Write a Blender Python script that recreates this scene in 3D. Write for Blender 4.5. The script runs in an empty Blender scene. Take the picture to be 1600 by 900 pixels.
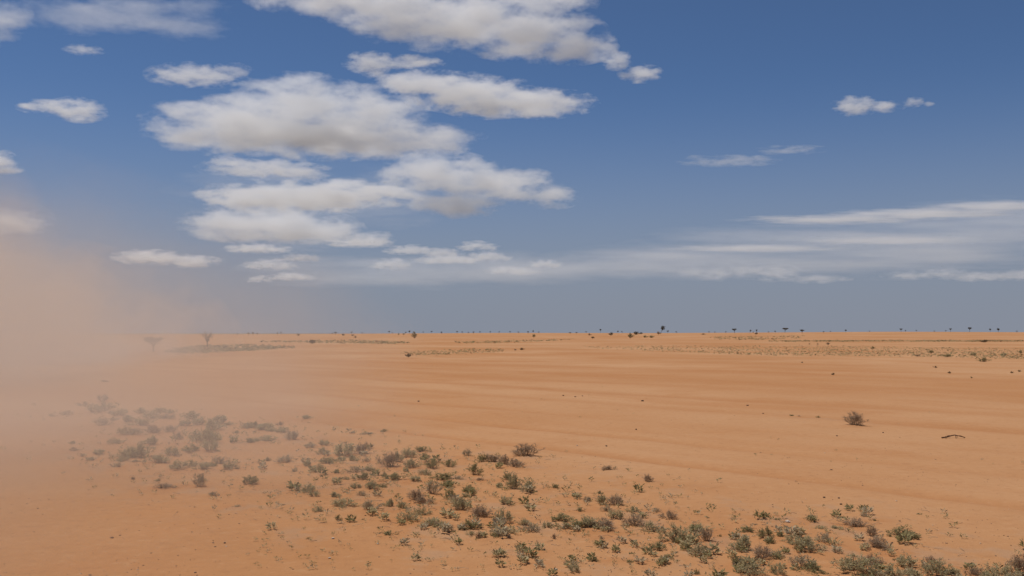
import bpy, bmesh, math, random
import numpy as np
from mathutils import Vector, Matrix

# ------------------------------------------------------------------ camera, sky, sun, exposure
sc = bpy.context.scene
R = math.radians
W, H, F = 1600.0, 900.0, 1556.0            # photograph size and focal length in its pixels
CAM_H, Y_HORIZON = 2.6, 521.0
PITCH = math.atan((Y_HORIZON - H / 2) / F)
cam = bpy.data.cameras.new("camera")
cam.lens, cam.sensor_width, cam.clip_start, cam.clip_end = 35.0, 36.0, 0.05, 300000.0
cam_ob = bpy.data.objects.new("camera", cam)
sc.collection.objects.link(cam_ob)
cam_ob.location = (0, 0, CAM_H)
cam_ob.rotation_euler = (R(90) + PITCH, 0, 0)
sc.camera = cam_ob

SUN_EL, SUN_AZ = R(69), R(-62)             # high, to the left and a little ahead
SKY_STRENGTH, SUN_STRENGTH = 0.070, 3.85

world = bpy.data.worlds.new("World")
sc.world = world
world.use_nodes = True
wt = world.node_tree
wt.nodes.clear()
sky = wt.nodes.new("ShaderNodeTexSky")
sky.sky_type = 'NISHITA'
sky.sun_disc = False
sky.sun_elevation, sky.sun_rotation = SUN_EL, SUN_AZ
sky.altitude, sky.air_density, sky.dust_density, sky.ozone_density = 3000, 1.0, 0.2, 8.0
# the dusty air low over the plain: the same grey-blue all round, thinning with height
geo = wt.nodes.new("ShaderNodeTexCoord")
sep = wt.nodes.new("ShaderNodeSeparateXYZ")
wt.links.new(geo.outputs['Generated'], sep.inputs[0])
mr = wt.nodes.new("ShaderNodeMapRange")
mr.interpolation_type = 'SMOOTHERSTEP'
mr.inputs['From Min'].default_value = -0.03
mr.inputs['From Max'].default_value = 0.275
mr.inputs['To Min'].default_value = 0.97
mr.inputs['To Max'].default_value = 0.0
wt.links.new(sep.outputs['Z'], mr.inputs['Value'])
mix = wt.nodes.new("ShaderNodeMix")
mix.data_type = 'RGBA'
wt.links.new(mr.outputs[0], mix.inputs['Factor'])
wt.links.new(sky.outputs[0], mix.inputs[6])
mix.inputs[7].default_value = (0.233 / SKY_STRENGTH, 0.257 / SKY_STRENGTH, 0.318 / SKY_STRENGTH, 1)
bg = wt.nodes.new("ShaderNodeBackground")
bg.inputs['Strength'].default_value = SKY_STRENGTH
wo = wt.nodes.new("ShaderNodeOutputWorld")
wt.links.new(mix.outputs[2], bg.inputs['Color'])
wt.links.new(bg.outputs[0], wo.inputs['Surface'])

sun = bpy.data.lights.new("sun", 'SUN')
sun.energy, sun.angle, sun.color = SUN_STRENGTH, R(0.5), (1.0, 0.95, 0.88)
sun_ob = bpy.data.objects.new("sun", sun)
sc.collection.objects.link(sun_ob)
SUN_DIR = Vector((math.sin(SUN_AZ) * math.cos(SUN_EL), math.cos(SUN_AZ) * math.cos(SUN_EL), math.sin(SUN_EL)))
sun_ob.rotation_euler = SUN_DIR.to_track_quat('Z', 'Y').to_euler()
sun_ob.location = SUN_DIR * 100

vs = sc.view_settings
vs.view_transform, vs.look, vs.exposure, vs.gamma = 'Standard', 'None', 0.0, 1.0
vs.use_curve_mapping = False
sc.cycles.max_bounces, sc.cycles.diffuse_bounces, sc.cycles.transparent_max_bounces = 8, 3, 8
sc.cycles.volume_bounces = 3
sc.cycles.use_adaptive_sampling = True
sc.cycles.adaptive_threshold = 0.02
sc.cycles.volume_max_steps = 256

rng = np.random.default_rng(11)
random.seed(5)

# ------------------------------------------------------------------ helpers
def smooth(a, b, x):
    t = np.clip((x - a) / (b - a), 0, 1)
    return t * t * (3 - 2 * t)

def _hash(ix, iy, seed):
    n = (ix.astype(np.int64) * 374761393 + iy.astype(np.int64) * 668265263 + seed * 982451653) & 0xFFFFFFFF
    n = ((n ^ (n >> 13)) * 1274126177) & 0xFFFFFFFF
    n = n ^ (n >> 16)
    return (n & 0xFFFFFF) / float(0xFFFFFF)

def vnoise(x, y, seed=0):
    x, y = np.asarray(x, float), np.asarray(y, float)
    ix, iy = np.floor(x), np.floor(y)
    fx, fy = x - ix, y - iy
    fx, fy = fx * fx * (3 - 2 * fx), fy * fy * (3 - 2 * fy)
    a, b = _hash(ix, iy, seed), _hash(ix + 1, iy, seed)
    c, d = _hash(ix, iy + 1, seed), _hash(ix + 1, iy + 1, seed)
    return (a * (1 - fx) + b * fx) * (1 - fy) + (c * (1 - fx) + d * fx) * fy

def fbm(x, y, seed=0, octaves=3):
    s, amp, tot = 0.0, 1.0, 0.0
    for k in range(octaves):
        s = s + amp * vnoise(x * 2 ** k, y * 2 ** k, seed + 17 * k)
        tot += amp
        amp *= 0.5
    return s / tot

TX, TY = 0.68, -0.733                      # direction the old vehicle tracks run
TRACKS = [(15.8, .3), (17.4, .3), (19.2, .35), (23.0, .45), (28.0, .8), (33.0, 1.0), (40.0, 1.2), (45.3, 1.7), (56.0, 2.4)]

def track_mask(x, y):
    a = x * TX + y * TY                    # along
    s = -x * TY + y * TX + 1.3 * (fbm(a * .035, a * 0 + 3.1, 5, 2) - .5)     # across
    m = np.zeros_like(s)
    for k, (c, w) in enumerate(TRACKS):
        off = .8 * (vnoise(a * .05, a * 0 + k * 7.7, 21) - .5)
        on = smooth(.25, .7, vnoise(a * .06 + k * 3.3, a * 0 + k * 5.1, 33))
        m = np.maximum(m, np.exp(-((s - c - off) / w) ** 2) * (.25 + .75 * on))
    return m

HX = [-4000, 0, 200, 400, 600, 800, 1000, 1200, 1400, 1600, 5600]
HY = [526, 524.5, 524, 523, 521.2, 520.2, 520.6, 519.6, 518.6, 519.4, 519]

def ground_macro(x, y):
    x, y = np.asarray(x, float), np.asarray(y, float)
    d = np.hypot(x, y)
    px = np.clip(W / 2 + F * x / np.maximum(y, 1.0), -4000, 5600)
    crest = CAM_H + (Y_HORIZON - np.interp(px, HX, HY)) * 900.0 / F
    crest = np.where(y > 5, crest, 2.0)
    z = crest * smooth(60, 900, d) * (1 - .9 * smooth(1200, 6000, d))
    amp = smooth(25, 90, d)
    return z + (.45 * amp * (1 - smooth(500, 1500, d))) * (fbm(x * .012, y * .02, 3, 3) - .5)

def ground_z(x, y):
    x, y = np.asarray(x, float), np.asarray(y, float)
    near = 1 - smooth(120, 300, np.hypot(x, y))
    return (ground_macro(x, y) + near * (.10 * (fbm(x * .16, y * .16, 8, 2) - .5) + .03 * (fbm(x * .9, y * .9, 9, 2) - .5))
            - near * (.045 - .03 * smooth(26, 50, np.hypot(x, y))) * track_mask(x, y))

def ray(px, py):
    x, y = (px - W / 2) / F, -(py - H / 2) / F
    c, s = math.cos(PITCH), math.sin(PITCH)
    return Vector((x, c - y * s, s + y * c))

def at_many(px, py, full=False):
    """where the lines of sight through photograph pixels meet the ground"""
    px, py = np.atleast_1d(np.asarray(px, float)), np.atleast_1d(np.asarray(py, float))
    x, y = (px - W / 2) / F, -(py - H / 2) / F
    c, s = math.cos(PITCH), math.sin(PITCH)
    vx, vy, vz = x, c - y * s, s + y * c
    ts = np.geomspace(4, 1300, 260)[None, :]
    zz = CAM_H + vz[:, None] * ts - ground_macro(vx[:, None] * ts, vy[:, None] * ts)
    hit = zz < 0
    k = np.where(hit.any(1), hit.argmax(1), zz[:, 150:].argmin(1) + 150)
    lo, hi = ts[0, np.maximum(k - 1, 0)], ts[0, k]
    if full:
        lo, hi = lo * .93, hi * 1.07
    gz = ground_z if full else ground_macro
    for _ in range(18):
        mid = .5 * (lo + hi)
        under = CAM_H + vz * mid - gz(vx * mid, vy * mid) < 0
        lo, hi = np.where(under, lo, mid), np.where(under, mid, hi)
    X_, Y_ = vx * hi, vy * hi
    return np.stack([X_, Y_, ground_z(X_, Y_)], 1)

def at(px, py):
    return Vector(at_many(px, py, py > 540)[0])

def mesh_from(name, verts, faces, mats=(), smooth_shade=False):
    """verts (n,3), faces (m,k) all of the same size"""
    verts, faces = np.asarray(verts, np.float32), np.asarray(faces, np.int32)
    me = bpy.data.meshes.new(name)
    me.vertices.add(len(verts))
    me.vertices.foreach_set("co", verts.ravel())
    k = faces.shape[1]
    me.loops.add(faces.size)
    me.loops.foreach_set("vertex_index", faces.ravel())
    me.polygons.add(len(faces))
    me.polygons.foreach_set("loop_start", np.arange(0, faces.size, k, dtype=np.int32))
    me.polygons.foreach_set("loop_total", np.full(len(faces), k, np.int32))
    if smooth_shade:
        me.polygons.foreach_set("use_smooth", np.ones(len(faces), bool))
    for m in mats:
        me.materials.append(m)
    me.update(calc_edges=True)
    me.validate()
    return me

def link(name, data, parent=None, **props):
    o = bpy.data.objects.new(name, data)
    sc.collection.objects.link(o)
    o.parent = parent
    for k, v in props.items():
        o[k] = v
    return o

class Nodes:
    def __init__(s, mat):
        mat.use_nodes = True
        s.t = mat.node_tree
        s.t.nodes.clear()
    def n(s, ty, **k):
        n = s.t.nodes.new(ty)
        for a, b in k.items():
            setattr(n, a, b)
        return n
    def l(s, a, b):
        s.t.links.new(a, b)
    def put(s, sock, v):
        if isinstance(v, (int, float)):
            sock.default_value = v
        elif isinstance(v, (tuple, list, Vector)):
            v = tuple(v)
            sock.default_value = v + (1,) if len(v) == 3 and sock.type == 'RGBA' else v
        else:
            s.l(v, sock)
    def m(s, op, a, b=0.0, c=None, clamp=False):
        n = s.n("ShaderNodeMath", operation=op, use_clamp=clamp)
        s.put(n.inputs[0], a)
        s.put(n.inputs[1], b)
        if c is not None:
            s.put(n.inputs[2], c)
        return n.outputs[0]
    def v(s, op, a, b=(0, 0, 0)):
        n = s.n("ShaderNodeVectorMath", operation=op)
        s.put(n.inputs[0], a)
        s.put(n.inputs[1], b)
        return n.outputs['Value'] if op == 'LENGTH' else n.outputs[0]
    def noise(s, vec, scale, detail=3, rough=.55):
        n = s.n("ShaderNodeTexNoise")
        s.put(n.inputs['Vector'], vec)
        n.inputs['Scale'].default_value = scale
        n.inputs['Detail'].default_value = detail
        n.inputs['Roughness'].default_value = rough
        return n.outputs[0]
    def ramp(s, fac, a, b, lo=0.0, hi=1.0):
        n = s.n("ShaderNodeMapRange", interpolation_type='SMOOTHSTEP')
        s.put(n.inputs['Value'], fac)
        for k, q in (('From Min', a), ('From Max', b), ('To Min', lo), ('To Max', hi)):
            n.inputs[k].default_value = q
        return n.outputs[0]
    def mix(s, fac, a, b):
        n = s.n("ShaderNodeMix", data_type='RGBA')
        s.put(n.inputs['Factor'], fac)
        s.put(n.inputs[6], a)
        s.put(n.inputs[7], b)
        return n.outputs[2]
    def attr(s, name):
        return s.n("ShaderNodeAttribute", attribute_name=name).outputs['Fac']
    def principled(s, color, rough=.9, normal=None, spec=.2):
        p = s.n("ShaderNodeBsdfPrincipled")
        s.put(p.inputs['Base Color'], color)
        s.put(p.inputs['Roughness'], rough)
        p.inputs['Specular IOR Level'].default_value = spec
        if normal is not None:
            s.l(normal, p.inputs['Normal'])
        return p.outputs[0]
    def out(s, surf=None, vol=None):
        o = s.n("ShaderNodeOutputMaterial")
        if surf is not None:
            s.l(surf, o.inputs['Surface'])
        if vol is not None:
            s.l(vol, o.inputs['Volume'])

# ------------------------------------------------------------------ shrub positions read off the photograph
# (zoom tile origin, then x, y of the base, width, height in quarter pixels, kind)
# kinds: g grey-green leafy, o olive dense, d dry twiggy, p pale thin
TILES = {
 (0, 480): """520 620 70 35 p;590 660 90 60 g;640 590 70 50 p;650 650 90 70 g;420 675 60 35 p;320 685 40 20 p;745 680 90 50 g;
 800 720 90 50 g;880 665 60 45 g;950 700 90 60 g;1000 660 70 40 g;1060 665 50 30 g;1050 700 80 40 p;890 740 100 50 g;960 790 70 60 d;780 800 80 60 g;
 850 800 70 50 p;640 740 90 60 p;710 710 50 30 p;1200 700 80 55 o;1240 740 80 60 g;1160 745 70 50 g;1320 770 100 80 g;1370 730 90 60 g;1430 740 40 30 g;
 1230 835 90 80 g;1300 850 110 110 g;1060 780 70 50 p;1110 830 60 60 p;1330 830 80 60 g;1550 760 70 50 g;1590 755 50 50 o;1560 850 60 40 o;1480 790 25 25 g;650 468 35 15 d""",
 (0, 675): """455 75 35 25 g;460 120 40 30 p;515 155 25 25 p;570 180 50 30 g;620 140 70 35 g;760 185 60 45 g;715 75 60 45 g;800 160 110 70 g;
 880 165 120 100 g;950 80 90 60 g;985 195 80 60 g;1070 150 80 70 g;1110 235 90 70 g;1200 125 100 50 o;1310 120 100 90 g;1370 200 80 60 p;1200 220 60 50 g;
 1270 235 80 50 g;1320 220 60 40 o;1435 235 80 60 g;1245 345 70 95 p;990 310 30 25 g;1030 350 90 35 d;1560 330 80 70 o;730 220 50 35 p;850 190 50 20 p;
 1330 400 50 35 p;830 300 25 25 d;1480 470 40 20 p;840 25 80 40 g""",
 (400, 480): """316 700 55 30 g;150 740 35 30 d;55 770 110 50 g;100 780 60 30 g;165 785 70 45 g;225 830 80 70 p;60 835 120 40 g;420 865 60 45 g;340 880 70 40 p;
 605 790 30 20 d;690 795 90 18 p;800 780 30 25 o""",
 (400, 675): """415 140 60 55 g;550 150 130 100 g;665 140 90 80 d;712 105 40 40 o;445 200 80 50 o;530 185 60 40 g;600 185 60 50 g;690 190 40 40 p;
 320 215 50 40 g;395 240 40 50 g;180 190 100 50 p;75 185 30 35 g;240 250 30 25 p;505 260 50 35 o;620 255 80 50 p;670 300 70 60 o;705 245 80 40 g;
 835 220 100 100 d;885 190 60 80 g;950 160 90 70 g;970 225 80 70 g;1030 125 70 45 o;1055 170 40 50 o;1060 270 60 50 g;1100 230 70 70 o;1205 220 60 55 o;
 1320 150 60 55 p;1365 270 70 85 o;1415 190 60 60 o;1480 190 90 60 d;1560 205 80 70 d;935 250 40 30 g;860 300 110 55 o;800 285 40 40 o;1000 310 70 45 g;
 1175 300 110 55 o;1265 300 50 35 p;1400 305 40 25 d;1575 300 60 50 o;1520 350 50 40 g;255 350 40 40 g;325 380 70 60 g;365 405 60 50 g;490 410 60 45 g;
 545 468 120 65 g;560 300 40 30 g;620 355 60 45 g;720 360 70 60 g;660 400 50 40 p;710 490 100 80 p;790 350 50 35 o;840 470 60 65 g;912 480 50 55 g;
 1000 430 100 80 d;1100 390 80 100 p;1040 450 90 60 d;1215 425 60 80 o;1200 345 80 55 o;1335 375 60 55 o;1310 410 50 40 g;1285 490 100 100 g;1400 530 120 80 d;
 1560 455 80 65 g;1545 575 90 110 g;950 555 100 75 g;1040 520 80 60 g;1080 590 90 60 g;1150 600 70 60 g;1205 620 60 60 p;1330 610 100 70 o;1345 650 40 40 g;
 1390 670 30 55 d;1495 660 60 45 o;1560 640 90 60 g;385 500 55 40 g;510 555 35 45 o;825 645 60 35 o""",
 (800, 675): """85 150 130 90 d;30 218 80 50 d;15 360 80 110 g;100 375 80 90 g;270 352 50 35 o;395 405 55 25 o;470 437 50 45 p;565 458 60 80 g;645 458 90 80 d;
 550 390 30 30 o;600 238 70 35 d;850 312 55 55 d;905 502 40 35 p;985 542 80 60 d;595 500 70 50 p;650 545 100 70 g;755 502 70 45 g;760 588 110 80 d;
 310 560 110 60 o;75 588 60 55 g;120 625 100 70 p;225 605 60 55 g;395 608 120 70 o;470 602 110 90 g;580 608 130 80 d;425 500 30 40 o;865 622 80 75 g;
 1020 685 150 125 g;910 742 90 65 o;1165 622 110 50 g;1215 685 80 90 d;1160 772 80 85 g;970 792 60 35 o;1035 812 30 20 o;735 818 40 30 o;515 812 40 40 o;
 390 878 70 80 g;180 817 40 22 g;85 797 40 20 g;170 742 45 25 g;265 672 25 45 d;1470 627 70 45 o;1455 742 110 110 g;1560 795 110 100 d;1590 665 80 80 o;
 1400 835 60 75 o;1480 890 140 110 g;1150 892 40 45 o;1590 535 30 40 o;560 672 30 30 p;1300 657 20 25 o;745 765 28 22 o;1335 898 30 20 o""",
 (1200, 675): """60 552 40 20 o;275 552 55 45 g;330 607 60 30 g;425 610 65 30 g;545 592 100 60 d;605 532 45 35 p;665 557 30 20 o;830 657 110 70 o;
 920 669 65 45 o;160 707 90 80 g;240 742 150 100 g;350 692 80 70 p;680 727 120 80 d;650 655 60 80 d;75 658 60 45 o;15 703 50 60 o;60 787 70 60 g;
 60 895 80 85 g;210 855 110 100 p;275 875 100 75 o;335 895 60 40 o;500 845 90 70 g;570 885 190 130 g;650 840 90 85 d;760 910 130 85 g;870 850 110 85 g;890 910 90 60 g;
 1020 825 50 55 d;1060 905 130 120 g;1150 905 90 60 g;1290 910 80 70 d;1350 915 60 50 g;1480 915 130 95 g;1585 905 120 140 d;945 517 30 15 o;740 747 60 30 d;
 1400 960 120 90 g;600 985 150 110 o;900 990 140 100 g;1200 990 140 100 g;1560 1000 150 120 g""",
 (1200, 480): """540 738 110 82 d;315 692 22 14 o;150 682 25 14 o;195 684 18 10 d""",
}
SHRUBS = []
for (ox, oy), txt in TILES.items():
    for item in txt.replace("\n", " ").split(";"):
        a = item.split()
        if len(a) != 5:
            continue
        bx, by, bw, bh = [float(q) / 4 for q in a[:4]]
        SHRUBS.append((ox + bx, oy + by, bw, bh, a[4]))
kept = []
for s in SHRUBS:
    if all(abs(s[0] - q[0]) > 5 or abs(s[1] - q[1]) > 4 for q in kept):
        kept.append(s)
_p = at_many([s[0] for s in kept], [s[1] for s in kept], True)
SHRUBS = [s + (Vector(q),) for s, q in zip(kept, _p)]

# patches of low scrub far out on the plain: (corner pixels), tufts, size in metres, greenness
PATCHES = [
 ("olive low scrub mat behind the dust-veiled trees", [(255, 552), (300, 541), (400, 539), (462, 544), (400, 548), (300, 553)], 1500, .40),
 ("thin dark line of low scrub across the far plain behind the scrub mat", [(405, 534), (560, 532), (640, 536), (620, 538), (480, 536), (410, 535)], 700, .50),
 ("sparse scrub patch in the middle of the bare plain", [(625, 551), (700, 547), (790, 545), (785, 550), (690, 555), (640, 557)], 420, .24),
 ("faint scrub line on the plain above the sparse middle patch", [(710, 535), (800, 533), (900, 530), (880, 532), (800, 536), (715, 537)], 300, .45),
 ("wide speckled belt of low scrub on the far side of the tracks", [(900, 542), (1060, 540), (1330, 541), (1600, 545), (1600, 562), (1420, 557), (1200, 556), (950, 546)], 3600, .20),
 ("dark thin scrub line below the bare orange rise", [(1200, 533), (1350, 532), (1600, 532.3), (1600, 534.2), (1350, 534), (1200, 534.5)], 1500, .36),
 ("grey green scrub smear below the flat-topped skyline trees", [(1110, 526), (1190, 526), (1260, 524), (1250, 529), (1180, 532), (1120, 530)], 420, .50),
]

def in_poly(px, py, poly):
    inside = np.zeros(np.shape(px), bool)
    n = len(poly)
    for i in range(n):
        x1, y1 = poly[i]
        x2, y2 = poly[(i + 1) % n]
        if y1 == y2:
            continue
        c = ((y1 > py) != (y2 > py)) & (px < (x2 - x1) * (py - y1) / (y2 - y1) + x1)
        inside ^= c
    return inside

# ------------------------------------------------------------------ ground: one sheet to the horizon
def axis(lo, hi, fine_lo, fine_hi, step, grow, grow_back):
    a = list(np.arange(fine_lo, fine_hi, step))
    s, v = step, a[-1]
    while v < hi:
        s *= grow
        v += s
        a.append(v)
    s, v = step, a[0]
    left = []
    while v > lo:
        s *= grow_back
        v -= s
        left.append(v)
    return np.array(left[::-1] + a)

gx = axis(-60000, 60000, -17, 17, .135, 1.045, 1.045)
gy = axis(-3000, 60000, 8.0, 30, .09, 1.015, 1.15)
X, Y = np.meshgrid(gx, gy)
Z = ground_z(X, Y)
nx, ny = len(gx), len(gy)
idx = np.arange(nx * ny).reshape(ny, nx)
quads = np.stack([idx[:-1, :-1], idx[:-1, 1:], idx[1:, 1:], idx[1:, :-1]], -1).reshape(-1, 4)

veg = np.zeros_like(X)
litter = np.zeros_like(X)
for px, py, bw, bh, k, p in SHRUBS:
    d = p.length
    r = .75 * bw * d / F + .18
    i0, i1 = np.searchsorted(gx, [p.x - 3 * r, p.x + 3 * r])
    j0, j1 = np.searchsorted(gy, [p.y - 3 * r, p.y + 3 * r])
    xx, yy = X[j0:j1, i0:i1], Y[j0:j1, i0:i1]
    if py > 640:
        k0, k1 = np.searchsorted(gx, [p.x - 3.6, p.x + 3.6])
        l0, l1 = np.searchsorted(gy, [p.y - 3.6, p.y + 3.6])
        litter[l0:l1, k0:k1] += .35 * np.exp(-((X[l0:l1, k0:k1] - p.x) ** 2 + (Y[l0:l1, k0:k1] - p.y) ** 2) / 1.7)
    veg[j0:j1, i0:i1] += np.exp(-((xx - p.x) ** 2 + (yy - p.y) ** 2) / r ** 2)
    Z[j0:j1, i0:i1] += .035 * np.exp(-((xx - p.x) ** 2 + (yy - p.y) ** 2) / (.8 * r) ** 2) * min(1, r)

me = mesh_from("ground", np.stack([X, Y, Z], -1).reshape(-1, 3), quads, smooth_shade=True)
for nm, arr in (("veg", np.clip(veg, 0, 1)), ("litter", np.clip(litter, 0, 1)), ("track", track_mask(X, Y) * (Y > 5) * (np.hypot(X, Y) < 400))):
    at_ = me.attributes.new(nm, 'FLOAT', 'POINT')
    at_.data.foreach_set("value", arr.astype(np.float32).ravel())

sand = bpy.data.materials.new("sand")
N = Nodes(sand)
P = N.n("ShaderNodeNewGeometry").outputs['Position']
rot = N.n("ShaderNodeVectorRotate", rotation_type='Z_AXIS')
N.l(P, rot.inputs['Vector'])
rot.inputs['Angle'].default_value = math.atan2(-TY, TX)
warp = N.n("ShaderNodeTexNoise")
N.l(P, warp.inputs['Vector'])
warp.inputs['Scale'].default_value = .06
along = N.v('ADD', N.v('MULTIPLY', rot.outputs[0], (.05, .20, 1)), N.v('MULTIPLY', warp.outputs['Color'], (1.2, 1.2, 0)))
streak = N.noise(along, 1.0, 4, .5)
patch = N.noise(P, .035, 4, .55)
mid = N.noise(P, .33, 4, .6)
fine = N.noise(P, 5.0, 5, .65)
grain = N.noise(P, 38.0, 3, .7)
track = N.attr("track")
vegn = N.attr("veg")
c = N.mix(N.ramp(patch, .38, .64), (.400, .192, .080), (.460, .252, .124))
c = N.mix(N.m('MULTIPLY', N.ramp(streak, .50, .70), .5), c, (.378, .165, .062))
c = N.mix(N.m('MULTIPLY', N.ramp(streak, .47, .28), .35), c, (.445, .245, .122))
c = N.mix(N.m('MULTIPLY', N.ramp(mid, .5, .72), .35), c, (.365, .158, .058))
c = N.mix(N.m('MULTIPLY', N.m('MULTIPLY', track, .5), N.ramp(patch, .35, .6, .25, 1.0)), c, (.345, .138, .045))
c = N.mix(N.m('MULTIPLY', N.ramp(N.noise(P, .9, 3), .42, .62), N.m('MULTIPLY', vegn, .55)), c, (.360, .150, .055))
c = N.mix(N.m('MULTIPLY', N.ramp(fine, .52, .70), .35), c, (.300, .140, .062))
c = N.mix(N.m('MULTIPLY', N.ramp(fine, .46, .30), .25), c, (.500, .300, .160))
lit = N.m('MULTIPLY', N.attr('litter'), N.ramp(N.noise(N.v('MULTIPLY', P, (1, .8, 1)), 1.3, 5, .65), .50, .66))
c = N.mix(N.m('MULTIPLY', lit, .4), c, (.350, .225, .140))
# scattered dark grit and pale chips too small to model
vor = N.n("ShaderNodeTexVoronoi", feature='F1')
N.l(P, vor.inputs['Vector'])
vor.inputs['Scale'].default_value = 7.0
spk = N.m('MULTIPLY', N.ramp(vor.outputs['Distance'], .16, .07), N.ramp(N.noise(P, .8, 3), .46, .66))
c = N.mix(N.m('MULTIPLY', spk, .6), c, (.17, .085, .042))
c = N.mix(N.m('MULTIPLY', N.ramp(grain, .55, .75), .22), c, (.24, .11, .05))
# past the low crest the unseen plain is greyed to cut bounce onto clouds
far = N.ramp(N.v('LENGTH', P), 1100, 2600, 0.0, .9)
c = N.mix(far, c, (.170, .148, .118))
bmp = N.n("ShaderNodeBump")
bmp.inputs['Strength'].default_value = .55
bmp.inputs['Distance'].default_value = .03
N.l(N.m('ADD', fine, N.m('MULTIPLY', grain, .35)), bmp.inputs['Height'])
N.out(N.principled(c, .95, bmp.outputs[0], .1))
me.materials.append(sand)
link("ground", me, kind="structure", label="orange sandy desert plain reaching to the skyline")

# ------------------------------------------------------------------ plant materials
def leaf_material(name, a, b, translucent=.42):
    m = bpy.data.materials.new(name)
    n = Nodes(m)
    oi = n.n("ShaderNodeObjectInfo")
    p = n.n("ShaderNodeNewGeometry")
    f = n.m('ADD', n.m('MULTIPLY', oi.outputs['Random'], .55), n.m('MULTIPLY', p.outputs['Random Per Island'], .45))
    col = n.mix(f, a, b)
    s = n.principled(col, .8, None, .15)
    t = n.n("ShaderNodeBsdfTranslucent")
    n.l(col, t.inputs['Color'])
    mx = n.n("ShaderNodeMixShader")
    mx.inputs[0].default_value = translucent
    n.l(s, mx.inputs[1])
    n.l(t.outputs[0], mx.inputs[2])
    n.out(mx.outputs[0])
    return m

def wood_material(name, a, b):
    m = bpy.data.materials.new(name)
    n = Nodes(m)
    o = n.n("ShaderNodeTexCoord").outputs['Object']
    n.out(n.principled(n.mix(n.noise(o, 9, 3), a, b), .9, None, .15))
    return m

LEAF = {
 'g': leaf_material("grey_green_leaf", (.405, .342, .182), (.530, .445, .255)),
 'o': leaf_material("olive_leaf", (.275, .240, .108), (.380, .325, .165)),
 'd': leaf_material("dry_leaf", (.34, .230, .130), (.45, .325, .200)),
 'p': leaf_material("pale_leaf", (.42, .345, .215), (.54, .445, .290)),
}
TWIG = {
 'g': wood_material("grey_twig", (.30, .225, .145), (.42, .33, .22)),
 'o': wood_material("brown_twig", (.20, .13, .075), (.30, .21, .125)),
 'd': wood_material("dry_twig", (.30, .20, .13), (.42, .30, .205)),
 'p': wood_material("pale_twig", (.30, .22, .145), (.40, .31, .21)),
}
BARK = wood_material("acacia_bark", (.075, .050, .034), (.13, .09, .06))
CROWN = leaf_material("acacia_leaf", (.105, .098, .072), (.145, .135, .100), .25)
BUSH_DARK = leaf_material("dark_bush_leaf", (.085, .062, .030), (.125, .092, .048), .15)

# ------------------------------------------------------------------ plant builders
class Bag:
    """collects tubes and leaves, then makes one mesh"""
    def __init__(s):
        s.v, s.f, s.n = [], [], 0
    def tube(s, pts, r0, r1, sides=3):
        pts = np.asarray(pts, float)
        m = len(pts)
        ang = np.arange(sides) * 2 * math.pi / sides
        t = np.gradient(pts, axis=0)
        t /= np.linalg.norm(t, axis=1)[:, None] + 1e-9
        ref = np.where(np.abs(t[:, 2:3]) > .9, [[1., 0, 0]], [[0, 0, 1.]])
        u = np.cross(t, ref)
        u /= np.linalg.norm(u, axis=1)[:, None] + 1e-9
        w = np.cross(t, u)
        rad = np.linspace(r0, r1, m)[:, None, None]
        ring = pts[:, None, :] + rad * (np.cos(ang)[None, :, None] * u[:, None, :] + np.sin(ang)[None, :, None] * w[:, None, :])
        s.v.append(ring.reshape(-1, 3))
        base = s.n
        for i in range(m - 1):
            for k in range(sides):
                a, b = base + i * sides + k, base + i * sides + (k + 1) % sides
                s.f.append((a, b, b + sides, a + sides))
        s.n += m * sides
    def leaves(s, centers, dirs, length, width, r):
        n = len(centers)
        d = dirs / (np.linalg.norm(dirs, axis=1)[:, None] + 1e-9)
        q = r.normal(size=(n, 3))
        side = np.cross(d, q)
        side /= np.linalg.norm(side, axis=1)[:, None] + 1e-9
        nrm = np.cross(d, side)
        L = (length * r.uniform(.6, 1.3, n))[:, None]
        wd = (width * r.uniform(.6, 1.3, n))[:, None]
        v = np.stack([centers, centers + d * L * .5 + side * wd + nrm * L * .08,
                      centers + d * L, centers + d * L * .5 - side * wd + nrm * L * .08], 1)
        s.v.append(v.reshape(-1, 3))
        b = s.n + np.arange(n)[:, None] * 4 + np.arange(4)[None, :]
        s.f.extend(map(tuple, b))
        s.n += 4 * n
    def mesh(s, name, mat):
        return mesh_from(name, np.concatenate(s.v), np.array(s.f), [mat])

def curve_pts(p0, p1, bow, n, r, jit=.04):
    t = np.linspace(0, 1, n)[:, None]
    p = p0 + (p1 - p0) * t + bow * (t * (1 - t) * 4)
    L = np.linalg.norm(p1 - p0)
    j = r.normal(size=(n, 3)) * jit * L
    j[0] = 0
    return p + j

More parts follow.
